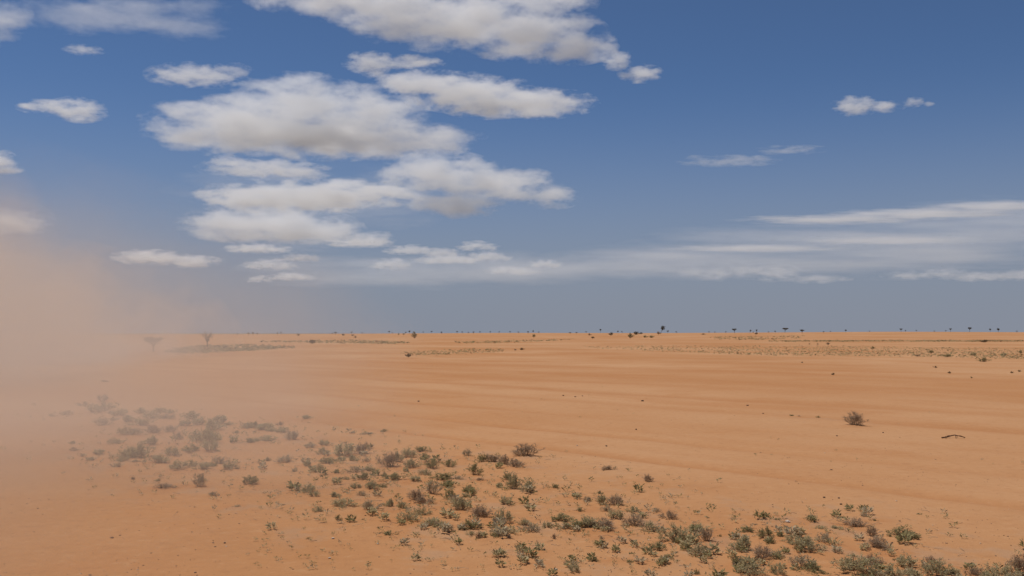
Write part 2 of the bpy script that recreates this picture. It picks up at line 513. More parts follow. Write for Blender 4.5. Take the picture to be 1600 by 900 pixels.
def shrub_meshes(kind, seed):
    """unit shrub: about 1 wide (radius .5) and 1 high"""
    r = np.random.default_rng(seed)
    st, lf = Bag(), Bag()
    dense = {'g': 1.0, 'o': 1.25, 'd': .22, 'p': .45}[kind]
    n1 = {'g': 24, 'o': 22, 'd': 30, 'p': 22}[kind]
    lobes = r.uniform(0, 2 * math.pi, 3)
    lob_a = r.uniform(.1, .35, 3)
    for i in range(n1):
        az = i * 2.399 + r.uniform(-.4, .4)
        tilt = r.uniform(0, 1) ** .7
        reach = .52 * tilt * (1 + sum(a * math.cos((k + 1) * az + q) for k, (a, q) in enumerate(zip(lob_a, lobes)))) * r.uniform(.75, 1.1)
        hgt = math.sqrt(max(0.05, 1 - .75 * tilt ** 2)) * r.uniform(.62, 1.0)
        p0 = np.array([math.cos(az), math.sin(az), 0]) * r.uniform(0, .10)
        p1 = np.array([math.cos(az) * reach, math.sin(az) * reach, hgt])
        bow = np.array([math.cos(az), math.sin(az), -.4]) * r.uniform(.02, .10)
        pts = curve_pts(p0, p1, bow, 5, r, .025)
        st.tube(pts, .013, .004)
        n2 = int(r.integers(5, 9)) if kind != 'd' else int(r.integers(7, 11))
        for j in range(n2):
            t = r.uniform(.35, .98)
            q = t * 4
            k = min(int(q), 3)
            b0 = pts[k] + (pts[k + 1] - pts[k]) * (q - k)
            dr = (p1 - p0) / np.linalg.norm(p1 - p0) + r.normal(size=3) * .55
            dr[2] = abs(dr[2]) * .8 + .12
            dr /= np.linalg.norm(dr)
            L = r.uniform(.13, .30) * (1.15 - .5 * t)
            b1 = b0 + dr * L
            tp = curve_pts(b0, b1, r.normal(size=3) * .02, 3, r, .04)
            st.tube(tp, .0055, .002)
            if kind in 'dp':
                for _ in range(3):
                    b2 = b0 + dr * L * r.uniform(.3, .9)
                    e2 = b2 + (dr + r.normal(size=3) * .6) * r.uniform(.06, .13)
                    st.tube(np.array([b2, e2]), .0035, .0015)
            m = int(r.poisson(13 * dense))
            if m:
                tt = r.uniform(.15, 1.08, m)[:, None]
                cc = b0 + (b1 - b0) * tt + r.normal(size=(m, 3)) * .018
                dd = dr * .5 + r.normal(size=(m, 3)) * .6 + np.array([0, 0, .3])
                lf.leaves(cc, dd, .066, .0125, r)
    return st.mesh(kind + "_stems", TWIG[kind]), lf.mesh(kind + "_foliage", LEAF[kind])

SHRUB_PROTO = {k: [shrub_meshes(k, 100 * i + ord(k)) for i in range(5)] for k in 'godp'}

def tuft_mesh(name, seed, mat, n=46, w=.5, h=1.0):
    r = np.random.default_rng(seed)
    b = Bag()
    az = r.uniform(0, 2 * math.pi, n)
    rr = np.sqrt(r.uniform(0, 1, n)) * w * .55
    c = np.stack([np.cos(az) * rr, np.sin(az) * rr, r.uniform(0, .6, n) * h], 1)
    d = np.stack([np.cos(az) * .6, np.sin(az) * .6, np.full(n, .7)], 1) + r.normal(size=(n, 3)) * .35
    b.leaves(c, d, .42 * h, .085, r)
    return b.mesh(name, mat)

TUFT = {k: [tuft_mesh(k + "_herb", 50 + i, LEAF[k]) for i in range(4)] for k in 'gop'}

WORDS = ["zeroth", "first", "second", "third", "fourth", "fifth", "sixth", "seventh", "eighth", "ninth", "tenth", "eleventh", "twelfth",
         "thirteenth", "fourteenth", "fifteenth", "sixteenth", "seventeenth", "eighteenth", "nineteenth"]
TENS = {20: ("twentieth", "twenty"), 30: ("thirtieth", "thirty"), 40: ("fortieth", "forty"), 50: ("fiftieth", "fifty"),
        60: ("sixtieth", "sixty"), 70: ("seventieth", "seventy"), 80: ("eightieth", "eighty"), 90: ("ninetieth", "ninety")}

def ordinal(n):
    if n < 20:
        return WORDS[n]
    if n == 100:
        return "hundredth"
    if n > 100:
        return "hundred-and-" + ordinal(n - 100)
    t, u = n // 10 * 10, n % 10
    return TENS[t][0] if u == 0 else TENS[t][1] + "-" + WORDS[u]

KIND_WORDS = {'g': "grey-green leafy", 'o': "dark olive", 'd': "dry brown twiggy", 'p': "pale thin"}

def plant_shrub(p, width, height, kind, i, label, group, cat="shrub", name="desert_shrub"):
    e = link(name, None, label=label, category=cat, group=group)
    e.location = (p.x, p.y, p.z - .01)
    e.rotation_euler = (random.uniform(-.08, .08), random.uniform(-.08, .08), random.uniform(0, 6.28))
    e.scale = (width, width, height)
    e.empty_display_size = .1
    st, lf = SHRUB_PROTO[kind][i % 5]
    link("stems", st, e)
    link("foliage", lf, e)
    return e

# segments of the belt, seen from the dust cloud outwards, and rows within each
SEGS = [(0, 300, "dust-veiled belt end"), (300, 520, "belt just clear of dust"), (520, 640, "near half of thick belt"),
        (640, 800, "thickest part of belt"), (800, 1010, "belt past its thickest part"), (1010, 1220, "thinning part of the belt"),
        (1220, 1700, "belt end nearest the camera")]
ROWS = ["rear", "second", "third", "fourth", "front"]
LONE = {}
main = []
for s in SHRUBS:
    px, py, bw, bh, k, p = s
    if py < 645 and px > 350 or (px > 1180 and py < 690):
        LONE[(px, py)] = s
    else:
        main.append(s)
i = 0
for lo, hi, seg in SEGS:
    mem = sorted([s for s in main if lo <= s[0] < hi], key=lambda s: s[1])
    nrow = max(1, min(5, round(len(mem) / 8)))
    per = math.ceil(len(mem) / nrow)
    for r_ in range(nrow):
        row = sorted(mem[r_ * per:(r_ + 1) * per], key=lambda s: s[0])
        rn = ROWS[r_] if r_ < nrow - 1 else "front"
        for k_, (px, py, bw, bh, kind, p) in enumerate(row):
            d = math.hypot(p.x, p.y)
            label = f"{KIND_WORDS[kind]} shrub, {ordinal(k_ + 1)} from dust in {rn} row, {seg}"
            plant_shrub(p, bw * d / F * 1.28, bh * d / F * .95, kind, i, label, "shrubs of the foreground belt")
            i += 1
lone_labels = {}
for k_, (key, s) in enumerate(sorted(LONE.items())):
    px, py, bw, bh, kind, p = s
    d = math.hypot(p.x, p.y)
    if px > 1330 and px < 1340:
        lab = "lone dry grey-brown twiggy shrub standing on the bare sand among the tracks"
    else:
        lab = f"tiny {KIND_WORDS[kind]} shrub alone on the track field, {ordinal(k_ + 1)} from the dust"
    plant_shrub(p, bw * d / F * 1.1, bh * d / F * 1.05, kind, i, lab, "lone shrubs on the bare sand")
    i += 1

# small herbs: the larger ones one by one, the specks as one mass
belt = np.array([(s[5].x, s[5].y) for s in main])
herbs = []
while len(herbs) < 1500:
    b = belt[rng.integers(len(belt))]
    q = b + rng.normal(size=2) * (np.array([.95, .75]) if rng.random() < .5 else np.array([.5, .35]))
    if q[1] < 9.5:
        continue
    sz = rng.uniform(.025, .09) * (1.7 if rng.random() < .12 else 1)
    herbs.append((q[0], q[1], sz))
hp = np.concatenate([rng.uniform([380, 740], [1100, 900], (260, 2)), rng.uniform([150, 560], [1600, 730], (90, 2))])
for q in at_many(hp[:, 0], hp[:, 1]):
    herbs.append((q[0], q[1], rng.uniform(.018, .058)))
herbs.sort(key=lambda h: -h[2] / math.hypot(h[0], h[1]))
single, rest = herbs[:160], herbs[160:]
single.sort(key=lambda h: h[0] / h[1])
for k_, (x, y, s) in enumerate(single):
    kk = 'gop'[k_ % 3]
    col = {'g': "grey-green", 'o': "olive", 'p': "pale straw"}[kk]
    o = link("small_herb", TUFT[kk][k_ % 4], label=f"tiny {col} herb on the sand beside the belt, {ordinal(k_ + 1)} counting from the dust",
             category="herb", group="small herbs around the shrub belt")
    o.location = (x, y, float(ground_z(x, y)) + .012)
    o.scale = (s * 1.5, s * 1.5, s * 1.1)
    o.rotation_euler = (0, 0, random.uniform(0, 6.28))

def scatter(name, protos, places, label, mats):
    """many tufts joined into one mesh; protos are (verts, faces)"""
    V, Fc, MI, n = [], [], [], 0
    for (x, y, z, s, hh, a, m) in places:
        v, f = protos[rng.integers(len(protos))]
        ca, sa = math.cos(a), math.sin(a)
        w = np.stack([(v[:, 0] * ca - v[:, 1] * sa) * s + x, (v[:, 0] * sa + v[:, 1] * ca) * s + y, v[:, 2] * hh + z], 1)
        V.append(w)
        Fc.append(f + n)
        MI.append(np.full(len(f), m, np.int32))
        n += len(v)
    me = mesh_from(name, np.concatenate(V), np.concatenate(Fc), mats)
    me.polygons.foreach_set("material_index", np.concatenate(MI))
    return link(name, me, kind="stuff", label=label, category=name.replace("_", " "))

def arrays(me):
    v = np.empty(len(me.vertices) * 3, np.float32)
    me.vertices.foreach_get("co", v)
    f = np.empty(len(me.loops), np.int32)
    me.loops.foreach_get("vertex_index", f)
    return v.reshape(-1, 3), f.reshape(-1, 4)

MINI = [arrays(tuft_mesh("mini_tuft", 70 + i, LEAF['g'], 14, .6)) for i in range(5)]
scatter("herb_specks", MINI, [(x, y, z + .008, s * 1.4, s, rng.uniform(0, 6.28), int(rng.integers(3))) for (x, y, s), z in zip(rest, ground_z([h[0] for h in rest], [h[1] for h in rest]))],
        "tiny herb seedlings speckling the sand around the shrub belt", [LEAF['g'], LEAF['o'], LEAF['p']])

# low scrub far out on the plain
for lab, poly, count, size in PATCHES:
    pa = np.array(poly)
    px = rng.uniform(pa[:, 0].min(), pa[:, 0].max(), count * 6)
    py = rng.uniform(pa[:, 1].min(), pa[:, 1].max(), count * 6)
    ok = in_poly(px + rng.normal(size=len(px)) * 5, py + rng.normal(size=len(px)) * .4, poly)
    clump = vnoise(px * .06, py * .5, 77)
    ok &= rng.uniform(size=len(px)) < .25 + 1.1 * clump
    px, py = px[ok][:count], py[ok][:count]
    pts = []
    for q in at_many(px, py):
        s = size * rng.uniform(.5, 1.35)
        pts.append((q[0], q[1], q[2], s, s * rng.uniform(.55, .9), rng.uniform(0, 6.28), int(rng.choice(3, p=[.5, .3, .2]))))
    scatter("low_scrub", MINI, pts, lab, [LEAF['g'], LEAF['o'], BUSH_DARK])

# ------------------------------------------------------------------ bushes far out on the plain
FAR_BUSHES = [  # px, base y, width, height (px), kind
 (488, 537, 9, 6.5, 'k'), (409, 535, 3.5, 3, 'k'), (466, 525, 4.5, 3.2, 'k'), (536, 524.5, 5, 3, 'k'), (551, 525, 4, 2.4, 'k'), (555, 528, 3.6, 3, 'k'),
 (623, 523.5, 2.4, 3, 'o'), (631, 523.5, 2.4, 3, 'o'), (648, 528.5, 7, 9, 'o'), (638, 558, 8, 6, 'k'), (834, 527, 4.5, 5, 'o'), (815, 547, 6, 3.4, 'k'),
 (805, 547.5, 4, 2.4, 'd'), (926, 529, 5, 3, 'k'), (955, 524, 6, 4.6, 'k'), (921, 524, 4.5, 3, 'd'), (985, 528.5, 7.5, 7.5, 'o'), (994, 523, 9, 5, 'k'),
 (1008, 527.5, 7, 3.2, 'o'), (1018, 527.8, 7.5, 3.6, 'o'), (1029, 522.5, 5, 4.5, 'd'), (1099, 523, 5, 2, 'k'), (1182, 522.5, 4, 3, 'k'), (1002, 522, 5, 2.4, 'k'),
 (1294, 538.5, 6, 3, 'd'), (1278, 538.5, 3, 1.8, 'd'), (1265, 538.3, 3, 1.8, 'd'), (1539, 535, 8, 3.6, 'k'), (1455, 552, 7, 4.5, 'o'), (1434, 557, 7, 3, 'd'),
 (1480, 558, 12, 4.5, 'o'), (1522, 556, 9, 5, 'g'), (1537, 565.5, 13, 6, 'o'), (1568, 557, 10, 4.5, 'g'), (1364, 545.5, 5, 4, 'o'), (1595, 552.5, 6, 5, 'o'),
 (1484, 583.5, 4, 3, 'k'), (1302, 586, 4, 3.4, 'k'), (1581, 583, 4, 2.6, 'k'), (1593, 581, 4, 2.6, 'k'), (1462, 575, 4, 3, 'k'), (1518, 591, 2.6, 2.6, 'o'), (1253.5, 567, 3, 2.2, 'd')]
DARK_PROTO = []
for v_ in range(3):
    st, lf = SHRUB_PROTO['o'][v_]
    lf2 = lf.copy()
    lf2.name = "dark_bush_foliage"
    lf2.materials.clear()
    lf2.materials.append(BUSH_DARK)
    DARK_PROTO.append((st, lf2))
SHRUB_PROTO['k'] = [DARK_PROTO[i % 3] for i in range(5)]
KIND_WORDS['k'] = "dark brown"
for k_, (px, py, bw, bh, kind) in enumerate(sorted(FAR_BUSHES)):
    p = at(px, py)
    d = math.hypot(p.x, p.y)
    plant_shrub(p, bw * d / F * 1.15, bh * d / F * 1.15, kind, k_, f"small {KIND_WORDS[kind]} bush far out on the plain, {ordinal(k_ + 1)} counting from the dust",
                "bushes far out on the plain", "bush", "plain_bush")

# ------------------------------------------------------------------ acacia trees
def acacia(seed, form):
    """unit tree: height 1; form: umbrella, round, bare, leaning"""
    r = np.random.default_rng(seed)
    tr, cr = Bag(), Bag()
    lean = {'umbrella': .08, 'round': .06, 'bare': .06, 'leaning': .42}[form]
    az0 = r.uniform(0, 6.28) if form != 'leaning' else 0.0
    fork = np.array([math.cos(az0) * lean * .5, math.sin(az0) * lean * .5, r.uniform(.3, .42)])
    tr.tube(curve_pts(np.zeros(3), fork, r.normal(size=3) * .015, 5, r, .02), .042, .03, 6)
    rw = {'umbrella': .62, 'round': .42, 'bare': .38, 'leaning': .34}[form]
    n = {'umbrella': 9, 'round': 8, 'bare': 11, 'leaning': 8}[form]
    for i in range(n):
        az = i * 2.399 + r.uniform(-.4, .4)
        reach = rw * r.uniform(.35, 1.0)
        top = {'umbrella': r.uniform(.80, .93), 'round': r.uniform(.55, .95), 'bare': r.uniform(.65, 1.0), 'leaning': r.uniform(.6, .98)}[form]
        p1 = np.array([math.cos(az) * reach + math.cos(az0) * lean, math.sin(az) * reach + math.sin(az0) * lean, top])
        limb = curve_pts(fork, p1, np.array([0, 0, .06]), 5, r, .03)
        tr.tube(limb, .022, .006, 4)
        for j in range(6):
            t = r.uniform(.45, 1.0)
            b0 = fork + (p1 - fork) * t + np.array([0, 0, .24 * t * (1 - t)])
            d = r.normal(size=3)
            d[2] = abs(d[2]) * (.3 if form == 'umbrella' else .9)
            d /= np.linalg.norm(d)
            b1 = b0 + d * r.uniform(.08, .18)
            tr.tube(np.array([b0, b1]), .006, .002, 3)
            m = {'umbrella': 34, 'round': 36, 'bare': 3, 'leaning': 20}[form]
            flat = .30 if form == 'umbrella' else .8
            cc = b1 + r.normal(size=(m, 3)) * np.array([.065, .065, .065 * flat])
            cr.leaves(cc, r.normal(size=(m, 3)) + np.array([0, 0, .3]), .060, .019, r)
    return tr.mesh(form + "_trunk", BARK), cr.mesh(form + "_crown", CROWN)

ACACIA = {f: [acacia(900 + 31 * i + len(f), f) for i in range(3)] for f in ('umbrella', 'round', 'bare', 'leaning')}
FORM_WORDS = {'umbrella': "flat-topped acacia tree", 'round': "small round-crowned tree", 'bare': "bare-branched thorn tree", 'leaning': "leaning dark acacia tree"}
TREES = [  # px, skyline base y, width, height (px), form
 (240, 550, 36, 23, 'umbrella'), (324, 543, 22, 24, 'bare'),
 (371, 524, 3, 3, 'round'), (388, 524.5, 5, 5, 'umbrella'), (395, 524.5, 4, 5.5, 'round'), (402, 524, 3, 4, 'round'), (433, 524, 2.6, 5, 'round'), (439, 523.5, 3, 5, 'round'),
 (519, 523, 2.4, 3, 'round'), (524, 523.5, 5.5, 5, 'umbrella'), (549, 522.5, 4, 4.6, 'umbrella'), (566, 522, 3, 3, 'umbrella'),
 (608, 521.6, 4, 4.6, 'umbrella'), (613, 521.5, 2.4, 2.2, 'round'), (634, 521.5, 2.6, 3, 'round'), (639.5, 521.5, 3.6, 5, 'round'), (647, 522, 3.4, 4, 'round'),
 (661, 521, 2.8, 3, 'umbrella'), (674, 521, 3.6, 4, 'umbrella'), (690, 522, 3.4, 4, 'round'), (714, 521.2, 3.2, 4, 'umbrella'), (722, 521, 2.6, 3.2, 'round'),
 (732, 521.4, 3, 3, 'umbrella'), (740, 521.6, 4, 3.6, 'umbrella'), (750, 521, 3, 3.4, 'umbrella'), (766, 521.2, 2.4, 4, 'round'), (780, 520.6, 2, 3, 'round'), (797, 520.8, 2.6, 3.4, 'round'),
 (810, 521, 4, 3, 'umbrella'), (825, 521.4, 2.8, 4, 'round'), (833, 521, 2.4, 5, 'round'), (842, 521, 3.4, 3, 'umbrella'), (891, 521.5, 4, 2.4, 'round'), (901, 521.8, 4, 3, 'umbrella'),
 (916, 520.8, 3.4, 3.2, 'umbrella'), (938.5, 520.8, 3.2, 7, 'umbrella'), (965.5, 521, 2.6, 4.4, 'round'), (972, 521, 2.4, 3.6, 'round'),
 (1032, 522, 9.5, 12.5, 'leaning'), (1043.5, 521.5, 3.6, 5.4, 'umbrella'), (1057, 521, 3, 3.2, 'round'), (1108, 521, 2, 3.4, 'round'), (1117, 521, 2, 3, 'round'), (1134, 521, 2.4, 3.4, 'round'),
 (1148, 520.8, 7.6, 7.6, 'umbrella'), (1171.5, 520.8, 3.4, 5.4, 'leaning'), (1177, 520.6, 2.4, 2.4, 'round'), (1182.5, 520.8, 2.6, 6, 'round'), (1201, 520.5, 2.2, 2.6, 'round'), (1211.5, 520.3, 3, 3.6, 'round'),
 (1226.5, 519.8, 10, 7.6, 'umbrella'), (1253.5, 522, 7, 7.2, 'umbrella'), (1287, 520.3, 2.8, 2.6, 'round'), (1298, 519.5, 3, 2.4, 'umbrella'), (1321.5, 519.6, 3.6, 4.6, 'round'), (1359, 519.2, 3, 2.4, 'umbrella'),
 (1408, 518.8, 4.6, 5.4, 'umbrella'), (1415, 518.8, 2.4, 3, 'round'), (1432, 518.8, 3, 3, 'umbrella'), (1460, 518.8, 2.6, 2, 'round'), (1478, 518.9, 3, 2.6, 'umbrella'), (1485.5, 518.9, 4.6, 5.6, 'umbrella'),
 (1515, 519, 6, 7.2, 'umbrella'), (1547.5, 519.2, 3.4, 5.4, 'umbrella'), (1560, 519.3, 4.6, 6, 'round'), (1589, 519.6, 3.4, 2.6, 'umbrella')]
UNIT_W = {'umbrella': 1.25, 'round': .95, 'bare': .9, 'leaning': .95}
for k_, (px, py, bw, bh, form) in enumerate(sorted(TREES)):
    p = at(px, py)
    d = math.hypot(p.x, p.y)
    near = py > 540
    if near:
        label = ("grey flat-topped acacia nearly lost in the dust cloud" if form == 'umbrella' else "bare-branched thorn tree at the fading edge of the dust cloud")
    elif px == 1032:
        label = "largest skyline tree, dark and leaning away from a bush at its foot"
    else:
        label = f"{FORM_WORDS[form]} on the skyline, {ordinal(k_ - 1)} counting from the dust"
    e = link("acacia_tree", None, label=label, category="tree", group="trees along the skyline" if not near else "trees in the edge of the dust")
    e.location = (p.x, p.y, p.z - .03)
    e.scale = (bw * d / F / UNIT_W[form] * .98,) * 2 + (bh * d / F * .98,)
    if form != 'leaning':
        e.rotation_euler = (0, 0, random.uniform(0, 6.28))
    tk, cw = ACACIA[form][k_ % 3]
    link("trunk", tk, e)
    link("crown", cw, e)

# ------------------------------------------------------------------ stones, branch, litter
def rock_mesh(name, seed, mat):
    r = np.random.default_rng(seed)
    bm = bmesh.new()
    bmesh.ops.create_icosphere(bm, subdivisions=2, radius=.5)
    dirs = r.normal(size=(7, 3))
    dirs /= np.linalg.norm(dirs, axis=1)[:, None]
    for v in bm.verts:
        n = np.array(v.co.normalized())
        cut = min(.5, min((.33 + .1 * k / 7) / max(1e-3, float(n @ dd)) if n @ dd > .2 else .5 for k, dd in enumerate(dirs)))
        v.co = Vector(n * cut * (1 + r.uniform(-.04, .04)))
        v.co.z *= .72
    me = bpy.data.meshes.new(name)
    bm.to_mesh(me)
    bm.free()
    me.materials.append(mat)
    return me

def stone_material(name, a, b):
    m = bpy.data.materials.new(name)
    n = Nodes(m)
    o = n.n("ShaderNodeTexCoord").outputs['Object']
    n.out(n.principled(n.mix(n.noise(o, 5, 4), a, b), .85, None, .25))
    return m

STONE = {'k': stone_material("dark_stone", (.07, .042, .028), (.13, .08, .05)), 'w': stone_material("white_stone", (.44, .36, .28), (.58, .50, .41)),
         'b': stone_material("brown_stone", (.20, .115, .065), (.30, .18, .11))}
ROCKS = {k: [rock_mesh(k + "_stone", 7 * i + ord(k), m) for i in range(3)] for k, m in STONE.items()}
STONES = [  # px, py, width px, kind, label
 (947.5, 697.5, 4, 'k', "dark stone on bare sand beyond the middle of the belt"), (902, 696.5, 3, 'w', "white pebble beside the big dry shrub at the belt's rear"),
 (1004, 627, 4.5, 'k', "dark stone alone in the middle of the track field"), (654, 627.5, 3.5, 'k', "dark stone alone behind the thickest shrubs, out on the sand"),
 (880, 618.5, 3, 'k', "small dark stone, first of a line of three on the tracks"), (899, 620.5, 3.4, 'b', "flat brown stone, second of a line of three on the tracks"),
 (910, 619, 2.6, 'b', "small brown stone, third of a line of three on the tracks"), (994, 671.5, 3.4, 'k', "small dark flat stone on pale sand between two tracks"),
 (868.5, 891.5, 7, 'w', "white angular stone at the near edge of the belt"), (1230.5, 816.5, 8, 'w', "flat white stone between shrubs where the belt thins"),
 (1288, 778, 4, 'k', "dark stone, nearer the dust of a pair on open sand"), (1311, 778.8, 4, 'k', "dark stone, farther from the dust of a pair on open sand"),
 (1314, 788.5, 4, 'k', "dark stone just in front of a pair of stones"), (1299, 734.5, 3.6, 'b', "small brown stone out on the smooth sand"),
 (1308, 681.5, 3, 'k', "tiny dark stone in front of the lone dry shrub"), (1380, 676.5, 3, 'k', "tiny dark stone near the lone dry shrub"),
 (1168, 634, 4, 'b', "flat brown stone on the far track"), (1192.5, 646.5, 3, 'b', "small brown stone near the far track"),
 (590, 850, 4, 'w', "pale chip of stone on sand in front of the belt"), (520, 842, 5, 'w', "white chip of stone among herbs in front of the belt"),
 (1412, 850.5, 5, 'k', "dark stone near two dark olive shrubs at the belt's end"), (175, 841, 5, 'b', "brown stone on dusty sand in front of the dust"),
 (351, 849, 4, 'k', "dark stone on the dust-paled sand"), (571, 806, 3, 'k', "small dark stone before a low olive shrub"), (515, 873, 5, 'w', "pale flat stone near the lower edge of the sand")]
for k_, (px, py, bw, kind, lab) in enumerate(STONES):
    p = at(px, py)
    d = math.hypot(p.x, p.y)
    s = bw * d / F * 1.1
    o = link("stone", ROCKS[kind][k_ % 3], label=lab, category="stone", group="stones lying on the sand")
    o.location = (p.x, p.y, p.z + s * .18)
    o.scale = (s, s * .8, s * .75)
    o.rotation_euler = (0, 0, random.uniform(0, 6.28))

# the fallen branch
p = at(1490, 684.5)
r = np.random.default_rng(3)
e = link("fallen_branch", None, label="dark crooked dead branch lying alone on the bare sand", category="branch")
e.location = p
bk = wood_material("burnt_wood", (.075, .036, .020), (.13, .065, .036))
b = Bag()
main_p = np.array([[-.30, -.02, .012], [-.18, 0, .022], [-.06, .03, .05], [.03, .02, .072], [.13, -.02, .055], [.27, -.05, .02]])
b.tube(main_p, .017, .010, 6)
link("limb", b.mesh("branch_limb", bk), e)
for q0, q1 in ((2, (-.12, .15, .015)), (3, (.16, .16, .02)), (1, (-.27, -.12, .01)), (4, (.22, -.15, .012)), (3, (.02, -.13, .012))):
    b = Bag()
    b.tube(curve_pts(main_p[q0], np.array(q1), np.array([0, 0, .02]), 4, r, .04), .014, .005, 5)
    link("twig", b.mesh("branch_twig", bk), e)

# pebbles and dead litter on the sand, too many to count
PEB = []
for k_ in range(4):
    bm = bmesh.new()
    bmesh.ops.create_cube(bm, size=1.0)
    rr = np.random.default_rng(k_)
    for v in bm.verts:
        v.co = Vector((v.co.x * rr.uniform(.6, 1.1), v.co.y * rr.uniform(.6, 1.1), v.co.z * rr.uniform(.4, .8)))
    me_ = bpy.data.meshes.new("peb")
    bm.to_mesh(me_)
    bm.free()
    PEB.append(arrays(me_))
pp = np.concatenate([rng.uniform([0, 700], [1600, 905], (2600, 2)), rng.uniform([0, 600], [1600, 720], (700, 2))])
pl = []
for q in at_many(pp[:, 0], pp[:, 1]):
    if rng.random() > .12 + 1.5 * max(0.0, float(fbm(q[0] * .5, q[1] * .5, 41, 3)) - .45) * 3:
        continue
    s = rng.lognormal(math.log(.0095), .45)
    pl.append((q[0], q[1], q[2] + .002, s, s * .7, rng.uniform(0, 6.28), int(rng.choice(3, p=[.10, .08, .82]))))
scatter("pebbles", PEB, pl, "small pebbles and grit strewn over the sand", [STONE['k'], STONE['w'], STONE['b']])

sticks = Bag()
for _ in range(700):
    b_ = belt[rng.integers(len(belt))]
    q = b_ + rng.normal(size=2) * np.array([.7, .6])
    if q[1] < 9.5:
        continue
    L, a = rng.uniform(.03, .16), rng.uniform(0, 6.28)
    z0 = float(ground_z(q[0], q[1])) + .006
    p0 = np.array([q[0], q[1], z0])
    p1 = p0 + np.array([math.cos(a) * L, math.sin(a) * L, rng.uniform(0, .02)])
    sticks.tube(curve_pts(p0, p1, np.array([0, 0, .008]), 3, rng, .05), .0035, .002, 3)
link("dry_twig_litter", sticks.mesh("dry_twig_litter", TWIG['d']), kind="stuff", label="dead twigs littering the sand between the shrubs", category="twig litter")

# ------------------------------------------------------------------ clouds: real volumes at their height
def volume_blob(name, pts, grow, dens, color, aniso, noise_sc, noise_amp, soft, step, bias=.52, voxel=50, detail=2, rough=.5, fine=0.0):
    """pts: (centre, radii[, weight]) of lobes; a soft noisy density inside a closed skin round their union"""
    o0 = sum((p[0] for p in pts), Vector()) / len(pts)
    bm = bmesh.new()
    for c_, rr in (q[:2] for q in pts):
        g = bmesh.ops.create_icosphere(bm, subdivisions=3, radius=1.0)
        for v in g['verts']:
            v.co = Vector((v.co.x * rr.x * grow, v.co.y * rr.y * grow, v.co.z * rr.z * grow)) + c_ - o0
    me = bpy.data.meshes.new(name)
    bm.to_mesh(me)
    bm.free()
    ob = link(name, me)
    ob.location = o0
    co = np.array([v.co for v in me.vertices])
    dim = co.max(0) - co.min(0)
    if len(pts) > 1:
        rm = ob.modifiers.new("union", 'REMESH')
        rm.mode = 'VOXEL'
        rm.voxel_size = float(min(dim[2] / 9, dim.max() / voxel))
    mt = bpy.data.materials.new(name)
    n = Nodes(mt)
    P = n.n("ShaderNodeTexCoord").outputs['Object']
    nz = n.noise(n.v('ADD', n.v('MULTIPLY', P, noise_sc), (o0.x * .00137 % 50, o0.y * .0021 % 50, len(name))), 1.0, detail, rough)
    if fine:
        nz = n.m('ADD', nz, n.m('MULTIPLY', n.m('SUBTRACT', n.noise(n.v('MULTIPLY', P, (noise_sc[0] * 5.5, noise_sc[1] * 5.5, noise_sc[2] * 3.2)), 1.0, 5, .66), .5), fine))
    f = None
    for c_, rr, *wt_ in pts:
        q = n.v('MULTIPLY', n.v('SUBTRACT', P, c_ - o0), (1 / rr.x, 1 / rr.y, 1 / rr.z))
        dd = n.m('SUBTRACT', 1.0, n.v('LENGTH', q))
        if wt_:
            dd = n.m('MULTIPLY', dd, wt_[0])
        f = dd if f is None else n.m('SMOOTH_MAX', f, dd, .25)
    e_ = n.m('ADD', f, n.m('MULTIPLY', n.m('SUBTRACT', nz, bias), noise_amp * 2))
    e_ = n.m('MINIMUM', e_, n.m('MULTIPLY', n.m('ADD', f, grow - 1.0), 4.0))
    e_ = n.m('MULTIPLY', n.m('MULTIPLY', e_, 1 / soft, clamp=True), dens)
    vs_ = n.n("ShaderNodeVolumePrincipled")
    n.put(vs_.inputs['Color'], color)
    vs_.inputs['Anisotropy'].default_value = aniso
    vs_.inputs['Density Attribute'].default_value = ""
    n.put(vs_.inputs['Absorption Color'], (0, 0, 0))
    n.l(e_, vs_.inputs['Density'])
    n.out(vol=vs_.outputs[0])
    mt.cycles.volume_step_rate = step
    me.materials.append(mt)
    return ob

def cloud(label, lumps, base=1200., tau=1.75, amp=1.2, stretch=(.42, .42, 1.2), soft=.8, step=.25, cat="cloud", name="cloud", nsc=1.15, group=None, depth=.8, puffs=3):
    low = max(l[1] + l[3] * .8 for l in lumps)
    cr_ = random.Random(label)
    n_main = len(lumps)
    extra = []
    for px, py, rx, ry in lumps:          # heads and ragged ends that break the smooth outline
        for _ in range(puffs if rx > 25 else 1):
            u = cr_.uniform(-1, 1)
            k = cr_.uniform(.22, .42)
            hx = rx * k
            hy = min(ry * cr_.uniform(.35, .6), hx * .8)
            extra.append((px + u * rx * .92, py - ry * math.sqrt(1 - .8 * u * u) * cr_.uniform(-.25, .75), hx, hy))
    lumps = [(px, py, rx * .97, ry * 1.0) for px, py, rx, ry in lumps] + extra
    v = ray(800, low)
    D = base * v.y / v.z
    pts = []
    for px, py, rx, ry in lumps:
        v = ray(px, py)
        k = D / v.y
        c_ = Vector((v.x * k, D, CAM_H + v.z * k))
        wx, h, e_ = rx * D / F, ry * D / F, v.z / v.y
        wy = min(wx * depth, .75 * h / e_)
        wz = math.sqrt(max(h * h - (wy * e_) ** 2, (.3 * h) ** 2))
        pts.append((c_, Vector((wx, wy, wz))))
    big = sum(q[1].z for q in pts[:n_main]) / n_main
    dens = tau / (2 * big)
    ob = volume_blob(name, pts, 1.22, dens, (1, 1, 1), .2, tuple(nsc * s / big for s in stretch), amp, soft, step, fine=.55)
    ob["label"], ob["category"] = label, cat
    if group:
        ob["group"] = group
    return ob

